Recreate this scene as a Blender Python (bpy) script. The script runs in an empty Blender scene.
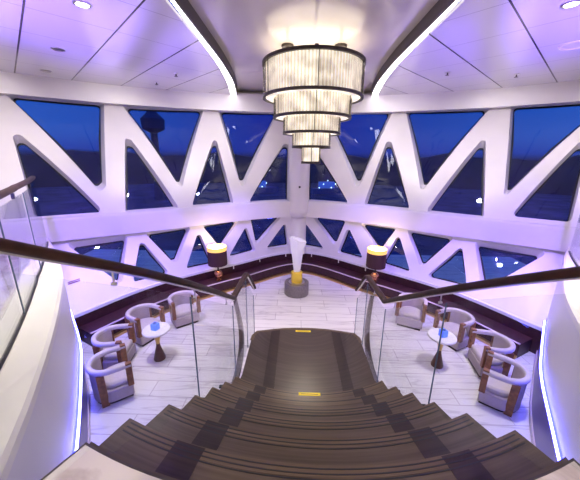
import bpy, bmesh, math, random
from mathutils import Vector, Matrix
from mathutils.geometry import delaunay_2d_cdt
random.seed(7)
PI = math.pi
S = bpy.context.scene
COL = S.collection
import math
def hermite(pts):
    # pts: list of (x>=0, y) plan points -> symmetric radius function of bearing (radians from +Y)
    P=sorted((math.atan2(x,y),math.hypot(x,y)) for x,y in pts)
    P=[(-a,r) for a,r in reversed(P) if a>1e-6]+P
    n=len(P); m=[]
    for i in range(n):
        a,b=max(i-1,0),min(i+1,n-1)
        m.append((P[b][1]-P[a][1])/(P[b][0]-P[a][0]))
    def f(t):
        t=max(P[0][0],min(P[-1][0],t)); i=0
        while i<n-2 and t>P[i+1][0]: i+=1
        h=P[i+1][0]-P[i][0]; u=(t-P[i][0])/h
        return ((2*u**3-3*u*u+1)*P[i][1]+(u**3-2*u*u+u)*h*m[i]+(-2*u**3+3*u*u)*P[i+1][1]+(u**3-u*u)*h*m[i+1])
    return f
R_SILL=hermite([(0,8.48),(1.8,7.3),(3.35,5.85),(4.1,4.55),(4.75,3.4),(5.3,2.2),(5.6,1.2)])     # wainscot top, z 0.5
R_BEAM=hermite([(0,8.25),(1.0,7.9),(1.9,7.38),(3.25,6.4),(4.2,5.78),(4.95,5.28),(5.8,4.6),(6.8,3.6),(7.6,2.4)])
R_VAL=hermite([(0,8.5),(1.3,8.45),(2.55,8.17),(3.85,7.72),(4.75,7.27),(5.5,6.78),(6.2,6.25),(7.0,5.5),(7.8,4.5),(8.4,3.2),(8.6,2.7)])
def r_up(t,z):
    v=(z-2.1)/2.4
    return (R_BEAM(t)+.12)*(1-v)+(R_VAL(t)+.22)*v
def r_lo(t,z):
    v=(z-.5)/1.15
    return R_SILL(t)*(1-v)+(R_BEAM(t)+.12)*v

# openings of the glazed wall: (bearing in degrees from the room axis, height in metres)
UP=[
  [(-43.62, 4.485), (-32.99, 4.498), (-34.46, 2.661), (-35.4, 2.564)] ,
  [(-44.1, 3.742), (-35.76, 2.173), (-43.96, 2.168)] ,
  [(-30.03, 4.466), (-18.09, 4.487), (-22.61, 2.604), (-23.13, 2.607)] ,
  [(-30.55, 3.689), (-29.85, 3.67), (-23.7, 2.106), (-32.14, 2.099)] ,
  [(-15.1, 4.47), (-5.16, 4.452), (-11.27, 2.565), (-11.84, 2.568)] ,
  [(-16.46, 3.711), (-16.02, 3.713), (-13.53, 2.121), (-21.02, 2.133)] ,
  [(-2.92, 3.733), (-2.56, 2.104), (-10.22, 2.117)] ,
  [(1.41, 3.713), (1.42, 2.106), (9.05, 2.105)] ,
  [(4.19, 4.518), (15.6, 4.495), (11.0, 2.593), (10.44, 2.589)] ,
  [(15.37, 3.738), (16.05, 3.737), (20.26, 2.132), (12.29, 2.108)] ,
  [(18.21, 4.508), (30.09, 4.495), (22.44, 2.614), (21.95, 2.609)] ,
  [(29.89, 3.736), (30.43, 3.734), (31.98, 2.122), (23.41, 2.123)] ,
  [(33.09, 4.521), (41.67, 4.515), (42.05, 4.199), (34.77, 2.619), (34.39, 2.615)] ,
  [(42.21, 3.776), (36.03, 2.226), (42.67, 2.216)] ,
]
LO=[
  [(-41.05, 1.583), (-32.59, 1.582), (-34.48, 0.771), (-34.96, 0.769)] ,
  [(-30.73, 1.407), (-30.09, 1.396), (-26.67, 0.683), (-32.6, 0.706)] ,
  [(-29.53, 1.61), (-21.88, 1.622), (-24.83, 0.889), (-25.57, 0.886)] ,
  [(-20.63, 1.408), (-20.07, 1.397), (-18.28, 0.662), (-23.14, 0.678)] ,
  [(-19.46, 1.62), (-12.69, 1.651), (-16.1, 1.042), (-16.69, 1.054)] ,
  [(-11.36, 1.415), (-10.96, 1.408), (-9.46, 0.753), (-14.62, 0.747)] ,
  [(-10.1, 1.657), (-4.05, 1.662), (-8.7, 0.95), (-9.21, 0.963)] ,
  [(-3.22, 1.426), (-2.56, 0.719), (-6.95, 0.738)] ,
  [(0.86, 1.415), (0.57, 0.707), (4.71, 0.689)] ,
  [(2.62, 1.632), (8.79, 1.631), (7.19, 0.92), (6.68, 0.905)] ,
  [(9.29, 1.382), (9.78, 1.393), (12.63, 0.704), (7.79, 0.684)] ,
  [(11.91, 1.613), (18.47, 1.621), (16.12, 1.04), (15.56, 1.026)] ,
  [(18.75, 1.393), (19.28, 1.406), (21.71, 0.667), (16.76, 0.702)] ,
  [(20.55, 1.603), (28.2, 1.602), (24.02, 0.872), (23.49, 0.866)] ,
  [(29.4, 1.398), (29.87, 1.398), (31.45, 0.72), (25.13, 0.671)] ,
  [(31.68, 1.571), (41.0, 1.58), (34.19, 0.754), (33.73, 0.754)] ,
]

# ------------------------------------------------------------------ materials
def new_mat(name):
    m = bpy.data.materials.new(name); m.use_nodes = True
    nt = m.node_tree; b = nt.nodes['Principled BSDF']
    return m, nt, b
def mat(name, col, rough=.5, metal=0., noise=0., nscale=8., coat=0., spec=None):
    m, nt, b = new_mat(name)
    b.inputs['Base Color'].default_value = (*col, 1); b.inputs['Roughness'].default_value = rough
    b.inputs['Metallic'].default_value = metal; b.inputs['Coat Weight'].default_value = coat
    b.inputs['Coat Roughness'].default_value = .08
    if spec is not None: b.inputs['Specular IOR Level'].default_value = spec
    if noise:
        tc = nt.nodes.new('ShaderNodeTexCoord'); n = nt.nodes.new('ShaderNodeTexNoise')
        n.inputs['Scale'].default_value = nscale; n.inputs['Detail'].default_value = 4
        r = nt.nodes.new('ShaderNodeValToRGB')
        r.color_ramp.elements[0].position = .3; r.color_ramp.elements[1].position = .7
        r.color_ramp.elements[0].color = (*[c*(1-noise) for c in col], 1)
        r.color_ramp.elements[1].color = (*[min(1, c*(1+noise)) for c in col], 1)
        nt.links.new(tc.outputs['Object'], n.inputs['Vector']); nt.links.new(n.outputs['Fac'], r.inputs['Fac'])
        nt.links.new(r.outputs['Color'], b.inputs['Base Color'])
    return m
def emis(name, col, strength):
    m, nt, b = new_mat(name)
    b.inputs['Base Color'].default_value = (*[min(1, c) for c in col], 1)
    b.inputs['Emission Color'].default_value = (*col, 1); b.inputs['Emission Strength'].default_value = strength
    return m
def glass_mat(name, tint, ior=1.45, rough=0.0):
    m, nt, b = new_mat(name); nt.nodes.remove(b)
    out = nt.nodes['Material Output']
    tr = nt.nodes.new('ShaderNodeBsdfTransparent'); tr.inputs['Color'].default_value = (*tint, 1)
    gl = nt.nodes.new('ShaderNodeBsdfGlossy'); gl.inputs['Roughness'].default_value = rough
    # thin-sheet reflectance: small head-on, rising towards grazing view
    lw = nt.nodes.new('ShaderNodeLayerWeight'); lw.inputs['Blend'].default_value = .5
    pw = nt.nodes.new('ShaderNodeMath'); pw.operation = 'POWER'; pw.inputs[1].default_value = 4.
    nt.links.new(lw.outputs['Facing'], pw.inputs[0])
    ml = nt.nodes.new('ShaderNodeMath'); ml.operation = 'MULTIPLY_ADD'; ml.inputs[1].default_value = .55; ml.inputs[2].default_value = ((ior-1)/(ior+1))**2
    nt.links.new(pw.outputs[0], ml.inputs[0]); fr = ml
    mx = nt.nodes.new('ShaderNodeMixShader')
    nt.links.new(fr.outputs[0], mx.inputs[0]); nt.links.new(tr.outputs[0], mx.inputs[1]); nt.links.new(gl.outputs[0], mx.inputs[2])
    nt.links.new(mx.outputs[0], out.inputs['Surface'])
    return m
def N(nt, t, **kw):
    n = nt.nodes.new(t)
    for k, v in kw.items(): setattr(n, k, v)
    return n
def math_node(nt, op, a, b=None):
    n = nt.nodes.new('ShaderNodeMath'); n.operation = op
    for i, v in enumerate((a, b)):
        if v is None: continue
        if isinstance(v, (int, float)): n.inputs[i].default_value = v
        else: nt.links.new(v, n.inputs[i])
    return n.outputs[0]

M = {}
M['white'] = mat('white_panel', (.76, .72, .74), .38, noise=.02, nscale=3)
M['cream'] = mat('cream_solid_surface', (.86, .81, .70), .3, noise=.03, nscale=5)
M['plain_white'] = mat('white_paint', (.72, .70, .73), .5)
M['plinth_violet'] = mat('dusky_violet_panel', (.17, .14, .32), .35)  # blue of the light strip put into the panel colour
M['maroon'] = mat('maroon_leather', (.040, .010, .016), .42, noise=.35, nscale=12)
M['trim_lav'] = mat('pale_trim', (.55, .45, .50), .35)
M['gold'] = mat('gold_trim', (.55, .36, .13), .3, .9)
M['brass'] = mat('bright_brass', (.95, .68, .08), .3, .45)
M['bronze'] = mat('dark_bronze', (.075, .060, .052), .4, .3, noise=.15, nscale=20)
M['steel'] = mat('brushed_steel', (.62, .60, .58), .3, 1.)
M['black'] = mat('black_metal', (.012, .012, .015), .35)
M['gasket'] = mat('black_gasket', (.01, .01, .014), .6)
M['pewter'] = mat('grey_pedestal', (.26, .23, .23), .4, .5, noise=.15, nscale=30)
M['rail'] = mat('dark_walnut_rail', (.036, .013, .007), .45, noise=.45, nscale=14, spec=.3)
M['post'] = mat('brown_wood_post', (.22, .082, .03), .4, noise=.35, nscale=18)
M['fabric'] = mat('grey_lilac_upholstery', (.44, .37, .40), .85, noise=.06, nscale=40)
M['fabric_pipe'] = mat('pale_upholstery_band', (.55, .48, .50), .8, noise=.05, nscale=40)
M['plinth'] = mat('dark_plinth', (.03, .015, .015), .5)
M['shade'] = mat('dark_lamp_shade', (.055, .018, .022), .8, noise=.2, nscale=60)
M['copper'] = mat('copper_ball', (.50, .22, .13), .25, .9)
M['tabletop'] = mat('white_tabletop', (.82, .78, .80), .25, noise=.06, nscale=14)
M['tabledark'] = mat('dark_red_wood', (.075, .020, .016), .35, noise=.25, nscale=20)
M['yellow'] = mat('yellow_label', (.95, .74, .03), .5)
M['label_dark'] = mat('label_ink', (.25, .18, .02), .5)
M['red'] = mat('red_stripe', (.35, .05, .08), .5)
M['glass'] = glass_mat('clear_glass', (.93, .95, .95), 1.28)
M['glass_edge'] = mat('glass_edge', (.12, .17, .24), .15)
M['window_glass'] = glass_mat('window_glass', (.80, .85, .95), 1.5)
M['shade_in'] = emis('lamp_diffuser', (1., .86, .62), 5.)
M['shade_band'] = emis('lit_shade_band', (1., .62, .12), .55)
M['led'] = emis('violet_led', (.035, .04, 1.), 6.)
M['led_core'] = emis('white_violet_led', (.13, .13, 1.), 22.)
M['cove'] = emis('cove_light', (1., .96, .95), 5.)
M['lens'] = emis('downlight_lens', (1., .93, .82), 9.)
M['blue_candle'] = emis('blue_candle', (.09, .18, .95), .6)
M['ground'] = mat('night_ground', (.05, .055, .16), .9, noise=.5, nscale=.2)
M['hill'] = mat('night_hill', (.022, .024, .07), .95, noise=.4, nscale=.1)
M['tower'] = mat('tower_concrete', (.05, .06, .16), .9)
M['boat'] = mat('boat_hull', (.04, .10, .35), .5)
M['boat_light'] = emis('boat_light', (.75, 1., .95), 3.)
M['boat_deck'] = emis('lit_boat_deck', (.02, .10, .5), .5)
M['rod'] = glass_mat('glass_rod', (.90, .88, .85), 1.5, .12)

def crystal_mat():
    m, nt, b = new_mat('crystal_sculpture')
    b.inputs['Base Color'].default_value = (.86, .82, .95, 1); b.inputs['Roughness'].default_value = .25
    b.inputs['Transmission Weight'].default_value = .35
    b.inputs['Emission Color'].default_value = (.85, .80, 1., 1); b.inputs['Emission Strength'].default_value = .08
    return m
M['crystal'] = crystal_mat()

def diffuser_mat():
    # lit inner core of the chandelier: bright where a lamp sits behind the rods
    m, nt, b = new_mat('chandelier_core')
    tc = N(nt, 'ShaderNodeTexCoord'); n = N(nt, 'ShaderNodeTexNoise'); n.inputs['Scale'].default_value = 5; n.inputs['Detail'].default_value = 2
    nt.links.new(tc.outputs['Object'], n.inputs['Vector'])
    r = N(nt, 'ShaderNodeValToRGB')
    r.color_ramp.elements[0].position = .35; r.color_ramp.elements[0].color = (.40, .35, .27, 1)
    r.color_ramp.elements[1].position = .68; r.color_ramp.elements[1].color = (1., .93, .76, 1)
    nt.links.new(n.outputs['Fac'], r.inputs['Fac']); nt.links.new(r.outputs['Color'], b.inputs['Emission Color'])
    b.inputs['Emission Strength'].default_value = .85; b.inputs['Base Color'].default_value = (.8, .76, .68, 1)
    return m
M['core'] = diffuser_mat()

def floor_marble():
    m, nt, b = new_mat('veined_marble_planks')
    tc = N(nt, 'ShaderNodeTexCoord')
    br = N(nt, 'ShaderNodeTexBrick'); br.inputs['Scale'].default_value = 1.
    br.inputs['Brick Width'].default_value = 1.1; br.inputs['Row Height'].default_value = .30
    br.inputs['Mortar Size'].default_value = .006; br.inputs['Mortar Smooth'].default_value = .3
    br.inputs['Color1'].default_value = (.78, .75, .76, 1); br.inputs['Color2'].default_value = (.70, .66, .69, 1)
    br.inputs['Mortar'].default_value = (.45, .40, .44, 1)
    nt.links.new(tc.outputs['Object'], br.inputs['Vector'])
    mp = N(nt, 'ShaderNodeMapping'); mp.inputs['Scale'].default_value = (.35, 4.2, 1); mp.inputs['Rotation'].default_value = (0, 0, .10)
    nt.links.new(tc.outputs['Object'], mp.inputs['Vector'])
    no = N(nt, 'ShaderNodeTexNoise'); no.inputs['Scale'].default_value = 1.6; no.inputs['Detail'].default_value = 6; no.inputs['Distortion'].default_value = .6
    nt.links.new(mp.outputs[0], no.inputs['Vector'])
    a = math_node(nt, 'ABSOLUTE', math_node(nt, 'SUBTRACT', no.outputs['Fac'], .5))
    r = N(nt, 'ShaderNodeValToRGB'); r.color_ramp.elements[0].position = 0.; r.color_ramp.elements[0].color = (.50, .46, .52, 1)
    r.color_ramp.elements[1].position = .035; r.color_ramp.elements[1].color = (1, 1, 1, 1)
    nt.links.new(a, r.inputs['Fac'])
    mx = N(nt, 'ShaderNodeMix', data_type='RGBA', blend_type='MULTIPLY'); mx.inputs[0].default_value = .45
    nt.links.new(br.outputs['Color'], mx.inputs[6]); nt.links.new(r.outputs['Color'], mx.inputs[7])
    nt.links.new(mx.outputs[2], b.inputs['Base Color']); b.inputs['Roughness'].default_value = .22
    return m
M['floor'] = floor_marble()

def slab_marble(name, base, vein):
    m, nt, b = new_mat(name)
    tc = N(nt, 'ShaderNodeTexCoord'); no = N(nt, 'ShaderNodeTexNoise'); no.inputs['Scale'].default_value = 1.3; no.inputs['Detail'].default_value = 7; no.inputs['Distortion'].default_value = 1.4
    nt.links.new(tc.outputs['Object'], no.inputs['Vector'])
    a = math_node(nt, 'ABSOLUTE', math_node(nt, 'SUBTRACT', no.outputs['Fac'], .5))
    r = N(nt, 'ShaderNodeValToRGB'); r.color_ramp.elements[0].position = 0.; r.color_ramp.elements[0].color = (*vein, 1)
    r.color_ramp.elements[1].position = .07; r.color_ramp.elements[1].color = (*base, 1)
    nt.links.new(a, r.inputs['Fac']); nt.links.new(r.outputs['Color'], b.inputs['Base Color']); b.inputs['Roughness'].default_value = .2
    return m
M['slab'] = slab_marble('cream_marble', (.74, .66, .58), (.56, .47, .41))
SX, SY = .05, 4.6          # centre of the stair arcs
def wood_mat(name, dark, light, rough=.33):
    m, nt, b = new_mat(name)
    tc = N(nt, 'ShaderNodeTexCoord'); sp = N(nt, 'ShaderNodeSeparateXYZ'); nt.links.new(tc.outputs['Object'], sp.inputs[0])
    dx = math_node(nt, 'SUBTRACT', sp.outputs[0], SX); dy = math_node(nt, 'SUBTRACT', sp.outputs[1], SY)
    rad = math_node(nt, 'SQRT', math_node(nt, 'ADD', math_node(nt, 'MULTIPLY', dx, dx), math_node(nt, 'MULTIPLY', dy, dy)))
    cb = N(nt, 'ShaderNodeCombineXYZ')
    nt.links.new(math_node(nt, 'MULTIPLY', dx, 1.1), cb.inputs[0]); nt.links.new(math_node(nt, 'MULTIPLY', rad, 42.), cb.inputs[1]); nt.links.new(sp.outputs[2], cb.inputs[2])
    no = N(nt, 'ShaderNodeTexNoise'); no.inputs['Scale'].default_value = 1.; no.inputs['Detail'].default_value = 5
    nt.links.new(cb.outputs[0], no.inputs['Vector'])
    r = N(nt, 'ShaderNodeValToRGB'); r.color_ramp.elements[0].position = .3; r.color_ramp.elements[1].position = .72
    r.color_ramp.elements[0].color = (*dark, 1); r.color_ramp.elements[1].color = (*light, 1)
    nt.links.new(no.outputs['Fac'], r.inputs['Fac']); nt.links.new(r.outputs['Color'], b.inputs['Base Color'])
    b.inputs['Roughness'].default_value = rough; b.inputs['Specular IOR Level'].default_value = .35
    return m
M['tread'] = wood_mat('taupe_stair_wood', (.066, .046, .031), (.118, .084, .057))
M['landing'] = wood_mat('taupe_landing_wood', (.050, .035, .028), (.086, .063, .050))
M['inlay'] = wood_mat('dark_inlay_wood', (.026, .015, .012), (.043, .026, .021))
M['nosing'] = wood_mat('nosing_wood', (.085, .056, .034), (.140, .096, .062))

def ceiling_mat(name, sgn, off):
    # square panels laid diagonally; the seams of one family are wide, of the other fine
    m, nt, b = new_mat(name)
    tc = N(nt, 'ShaderNodeTexCoord'); sp = N(nt, 'ShaderNodeSeparateXYZ'); nt.links.new(tc.outputs['Object'], sp.inputs[0])
    X = math_node(nt, 'MULTIPLY', sp.outputs[0], sgn)
    def seam(v, o, per, w):
        f = math_node(nt, 'FRACT', math_node(nt, 'DIVIDE', math_node(nt, 'SUBTRACT', v, o), per))
        d = math_node(nt, 'ABSOLUTE', math_node(nt, 'SUBTRACT', f, .5))
        return math_node(nt, 'GREATER_THAN', d, .5 - w/per)
    s1 = seam(math_node(nt, 'ADD', sp.outputs[1], X), off, 1.305, .016)
    s2 = seam(math_node(nt, 'SUBTRACT', sp.outputs[1], X), .50, 1.30, .007)
    m1 = N(nt, 'ShaderNodeMix', data_type='RGBA'); m1.inputs[6].default_value = (.74, .71, .72, 1); m1.inputs[7].default_value = (.42, .38, .40, 1)
    m2 = N(nt, 'ShaderNodeMix', data_type='RGBA'); m2.inputs[7].default_value = (.07, .055, .06, 1)
    nt.links.new(s2, m1.inputs[0]); nt.links.new(m1.outputs[2], m2.inputs[6]); nt.links.new(s1, m2.inputs[0])
    nt.links.new(m2.outputs[2], b.inputs['Base Color']); b.inputs['Roughness'].default_value = .22
    return m
M['ceil_l'] = ceiling_mat('ceiling_panels_left', 1., .51)
M['ceil_r'] = ceiling_mat('ceiling_panels_right', -1., .27)
M['ceil_c'] = mat('gloss_cream_ceiling', (.62, .57, .54), .16, noise=.05, nscale=1.2)

# ------------------------------------------------------------------ mesh helpers
class MB:
    def __init__(s): s.v = []; s.f = []
    def add(s, vs, fs):
        o = len(s.v); s.v += [tuple(p) for p in vs]; s.f += [[i+o for i in f] for f in fs]; return s
    def box(s, c, d, rz=0., tilt=None):
        R = Matrix.Rotation(rz, 3, 'Z')
        if tilt: R = R @ Matrix.Rotation(tilt[0], 3, tilt[1])
        c = Vector(c); vs = [c + R @ Vector((sx*d[0]/2, sy*d[1]/2, sz*d[2]/2)) for sx in (-1, 1) for sy in (-1, 1) for sz in (-1, 1)]
        return s.add(vs, [(0, 1, 3, 2), (4, 6, 7, 5), (0, 4, 5, 1), (2, 3, 7, 6), (0, 2, 6, 4), (1, 5, 7, 3)])
    def prism(s, poly, z0, z1):
        n = len(poly); z0f = z0 if callable(z0) else (lambda x, y: z0); z1f = z1 if callable(z1) else (lambda x, y: z1)
        vs = [(x, y, z0f(x, y)) for x, y in poly] + [(x, y, z1f(x, y)) for x, y in poly]
        fs = [list(range(n))[::-1], list(range(n, 2*n))] + [(i, (i+1) % n, n+(i+1) % n, n+i) for i in range(n)]
        return s.add(vs, fs)
    def lathe(s, prof, c=(0, 0, 0), n=32, caps=True):
        vs = []; m = len(prof)
        for k in range(n):
            a = 2*PI*k/n
            vs += [(c[0]+r*math.cos(a), c[1]+r*math.sin(a), c[2]+z) for r, z in prof]
        fs = [(k*m+j, ((k+1) % n)*m+j, ((k+1) % n)*m+j+1, k*m+j+1) for k in range(n) for j in range(m-1)]
        if caps:
            if prof[0][0] > 1e-5: fs.append([k*m for k in range(n)][::-1])
            if prof[-1][0] > 1e-5: fs.append([k*m+m-1 for k in range(n)])
        return s.add(vs, fs)
    def tube(s, a, b, r0, r1=None, n=12):
        r1 = r0 if r1 is None else r1
        a, b = Vector(a), Vector(b); d = (b-a).normalized(); u = d.orthogonal().normalized(); w = d.cross(u)
        vs = [a+(u*math.cos(2*PI*k/n)+w*math.sin(2*PI*k/n))*r0 for k in range(n)] + [b+(u*math.cos(2*PI*k/n)+w*math.sin(2*PI*k/n))*r1 for k in range(n)]
        fs = [(k, (k+1) % n, n+(k+1) % n, n+k) for k in range(n)] + [list(range(n))[::-1], list(range(n, 2*n))]
        return s.add(vs, fs)
    def sweep(s, path, sec, closed=False):
        # path: (x,y,z); sec: (offset to the right of travel, dz), closed loop
        n = len(path); m = len(sec); vs = []
        for i in range(n):
            if closed: a, b = path[i-1], path[(i+1) % n]
            else: a, b = path[max(i-1, 0)], path[min(i+1, n-1)]
            p = path[i]
            def nrm(q, r):
                dx, dy = r[0]-q[0], r[1]-q[1]; l = math.hypot(dx, dy) or 1.; return dy/l, -dx/l
            n1 = nrm(a, p) if (a != p) else nrm(p, b); n2 = nrm(p, b) if (b != p) else n1
            nx, ny = n1[0]+n2[0], n1[1]+n2[1]; l2 = nx*nx+ny*ny
            k = 2/l2 if l2 > .3 else 1.
            nx, ny = nx*k, ny*k
            vs += [(p[0]+nx*o, p[1]+ny*o, p[2]+dz) for o, dz in sec]
        fs = []
        for i in range(n if closed else n-1):
            j = (i+1) % n
            fs += [(i*m+q, i*m+(q+1) % m, j*m+(q+1) % m, j*m+q) for q in range(m)]
        if not closed: fs += [list(range(m)), list(range((n-1)*m, n*m))[::-1]]
        return s.add(vs, fs)
    def build(s, name, m, parent=None, smooth=None, bevel=0.):
        me = bpy.data.meshes.new(name); me.from_pydata(s.v, [], s.f); me.validate()
        bm = bmesh.new(); bm.from_mesh(me); bmesh.ops.recalc_face_normals(bm, faces=bm.faces)
        bm.to_mesh(me); bm.free()
        me.materials.append(m)
        o = bpy.data.objects.new(name, me); COL.objects.link(o)
        if parent: o.parent = parent
        if smooth is not None:
            me.polygons.foreach_set('use_smooth', [True]*len(me.polygons))
            bm = bmesh.new(); bm.from_mesh(me); lim = math.radians(smooth)
            for e in bm.edges:
                if len(e.link_faces) == 2 and e.calc_face_angle(0) > lim: e.smooth = False
            bm.to_mesh(me); bm.free()
        if bevel:
            b = o.modifiers.new('bevel', 'BEVEL'); b.width = bevel; b.segments = 2; b.limit_method = 'ANGLE'; b.angle_limit = math.radians(40)
        return o
def tag(o, label, cat, group=None):
    o['label'] = label; o['category'] = cat
    if group: o['group'] = group
    return o
def thing(name, label, cat, loc=(0, 0, 0), rz=0., group=None):
    o = bpy.data.objects.new(name, None); COL.objects.link(o); o.location = loc; o.rotation_euler = (0, 0, rz)
    return tag(o, label, cat, group)
def struct(o): o['kind'] = 'structure'; return o
def copy_tree(o, parent=None):
    c = o.copy(); COL.objects.link(c)
    if parent: c.parent = parent
    for ch in list(o.children): copy_tree(ch, c)
    return c
def smooth_path(pts, n=6):
    out = []
    for i in range(len(pts)-1):
        p0, p1, p2, p3 = pts[max(i-1, 0)], pts[i], pts[i+1], pts[min(i+2, len(pts)-1)]
        for k in range(n):
            t = k/n
            out.append(tuple(.5*((2*b)+(c-a)*t+(2*a-5*b+4*c-d)*t*t+(3*b-a-3*c+d)*t**3) for a, b, c, d in zip(p0, p1, p2, p3)))
    out.append(tuple(pts[-1])); return out
def rrect(w, h, r, n=3, cx=0., cz=0.):
    out = []
    for sx, sz, a0 in ((1, 1, 0), (-1, 1, PI/2), (-1, -1, PI), (1, -1, 1.5*PI)):
        for k in range(n+1):
            a = a0+PI/2*k/n
            out.append((cx+sx*(w/2-r)+r*math.cos(a), cz+sz*(h/2-r)+r*math.sin(a)))
    return out
def rect(x0, x1, z0, z1): return [(x0, z0), (x1, z0), (x1, z1), (x0, z1)]
D = math.radians
def pol(t, r): return r*math.sin(t), r*math.cos(t)
def curve(rf, t0, t1, n, off=0., z=0.):
    return [(*pol(t0+(t1-t0)*k/n, rf(t0+(t1-t0)*k/n)+off), z) for k in range(n+1)]

# ------------------------------------------------------------------ the glazed wall
KU = 7.5
def round_poly(P, r):
    out = []; n = len(P)
    for i in range(n):
        a, p, b = Vector(P[i-1]), Vector(P[i]), Vector(P[(i+1) % n])
        u, w = (a-p), (b-p); lu, lw = u.length, w.length; u.normalize(); w.normalize()
        ang = u.angle(w); d = min(r/math.tan(ang/2), .42*lu, .42*lw); rr = d*math.tan(ang/2)
        c = p+(u+w).normalized()*(rr/math.sin(ang/2)); s, e = p+u*d, p+w*d
        va, ve = s-c, e-c; tot = va.angle_signed(ve) if va.length > 1e-6 else 0
        for k in range(5):
            q = Matrix.Rotation(-tot*k/4, 2) @ va; out.append(tuple(c+q))
    return out
def clean(P):
    out = []
    for p in P:
        if not out or (Vector(p)-Vector(out[-1])).length > .006: out.append(p)
    if (Vector(out[0])-Vector(out[-1])).length < .006: out.pop()
    return out
def inside(P, x, y):
    c = False; j = len(P)-1
    for i in range(len(P)):
        if (P[i][1] > y) != (P[j][1] > y) and x < (P[j][0]-P[i][0])*(y-P[i][1])/(P[j][1]-P[i][1])+P[i][0]: c = not c
        j = i
    return c
def densify(P, step):
    out = []
    for i in range(len(P)):
        a, b = Vector(P[i]), Vector(P[(i+1) % len(P)]); k = max(1, int((b-a).length/step))
        out += [tuple(a+(b-a)*q/k) for q in range(k)]
    return out
def surf_pt(rf, u, z, off):
    t = u/KU; p = Vector((*pol(t, rf(t, z)), z)); e = 1e-3
    du = Vector((*pol(t+e, rf(t+e, z)), z))-Vector((*pol(t-e, rf(t-e, z)), z))
    dz = Vector((*pol(t, rf(t, z+e)), z+e))-Vector((*pol(t, rf(t, z-e)), z-e))
    nn = dz.cross(du).normalized()
    if nn.dot(Vector((math.sin(t), math.cos(t), 0))) < 0: nn = -nn
    return p+nn*off
def wall_panel(name, rf, t0, t1, z0, z1, holes, inner, thick, m):
    u0, u1 = D(t0)*KU, D(t1)*KU
    pts = []; edges = []
    def loop(P):
        o = len(pts); pts.extend(Vector(p) for p in P); n = len(P); edges.extend((o+i, o+(i+1) % n) for i in range(n))
    loop(densify([(u0, z0), (u1, z0), (u1, z1), (u0, z1)], .2))
    for h in holes: loop(h)
    k = int((u1-u0)/.14)
    for i in range(1, k):
        for j in range(1, 12):
            u = u0+(u1-u0)*i/k; z = z0+(z1-z0)*j/12
            if not any(inside(h, u, z) for h in holes): pts.append(Vector((u, z)))
    vo, eo, fo, *_ = delaunay_2d_cdt(pts, edges, [], 0, 1e-4)
    F = []
    for f in fo:
        cx = sum(vo[i][0] for i in f)/len(f); cz = sum(vo[i][1] for i in f)/len(f)
        if not any(inside(h, cx, cz) for h in holes): F.append(list(f))
    n = len(vo); cnt = {}
    for f in F:
        for a, b in zip(f, f[1:]+f[:1]): cnt.setdefault((min(a, b), max(a, b)), []).append((a, b))
    fs = F + [[i+n for i in f][::-1] for f in F]
    for k2, v in cnt.items():
        if len(v) == 1: a, b = v[0]; fs.append([b, a, a+n, b+n])
    bk = {}
    for h, q in zip(holes, inner):
        for a, b2 in zip(h, q): bk[(round(a[0], 3), round(a[1], 3))] = b2
    bp = [bk.get((round(p[0], 3), round(p[1], 3)), p) for p in vo]
    mb = MB(); mb.add([surf_pt(rf, p[0], p[1], 0) for p in vo]+[surf_pt(rf, p[0], p[1], thick) for p in bp], fs)
    return struct(mb.build(name, m, smooth=35))
def grow(P, r):
    # push the corners out so that rounding them leaves the outline where it was measured
    out = []; n = len(P)
    for i in range(n):
        a, p, b = Vector(P[i-1]), Vector(P[i]), Vector(P[(i+1) % n]); u, w = (a-p).normalized(), (b-p).normalized()
        k = min(.16, .75*(r/math.sin(u.angle(w)/2)-r)); out.append(tuple(p-(u+w).normalized()*k))
    return out
def prep(H, r, splay):
    out = []; inn = []
    for h in H:
        P = [(D(a)*KU, z) for a, z in h]
        zs = [z for _, z in P]; down = sorted(zs)[1] < .5*(max(zs)+min(zs)) and len(P) > 3 and sum(z > .5*(max(zs)+min(zs)) for z in zs) >= 2 and abs(P[0][0]-P[1][0]) > .35
        if down:    # the head of these openings runs up behind the valance
            zb = min(zs); bu = [u for u, z in P if z < zb+.12]; bu = sum(bu)/len(bu)
            P = [(bu+(u-bu)*1.07, zb+(z-zb)*1.07) if z > zb+.3 else (u, z) for u, z in P] if r > .06 else P
            h = [(math.degrees(u/KU), z) for u, z in P]
        P = densify(clean(round_poly(grow(P, r), r)), .25)
        if down: c = (P[0][0]*0+(D(h[0][0])+D(h[1][0]))/2*KU, max(p[1] for p in P)-.35); k = 1-splay
        else: c = (sum(p[0] for p in P)/len(P), min(p[1] for p in P)+.1); k = .97
        out.append(P); inn.append([(c[0]+(u-c[0])*k, c[1]+(z-c[1])*k) for u, z in P])
    return out, inn
HU, IU = prep(UP, .075, .12); HL, IL = prep(LO, .05, .13)
TH_U, TH_L = .24, .17
wall_panel('wall_bow_upper', r_up, -70, 70, 2.0, 5.15, HU, IU, TH_U, M['white'])
wall_panel('wall_bow_lower', r_lo, -66, 66, .5, 1.70, HL, IL, TH_L, M['white'])
wi = 1
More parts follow.
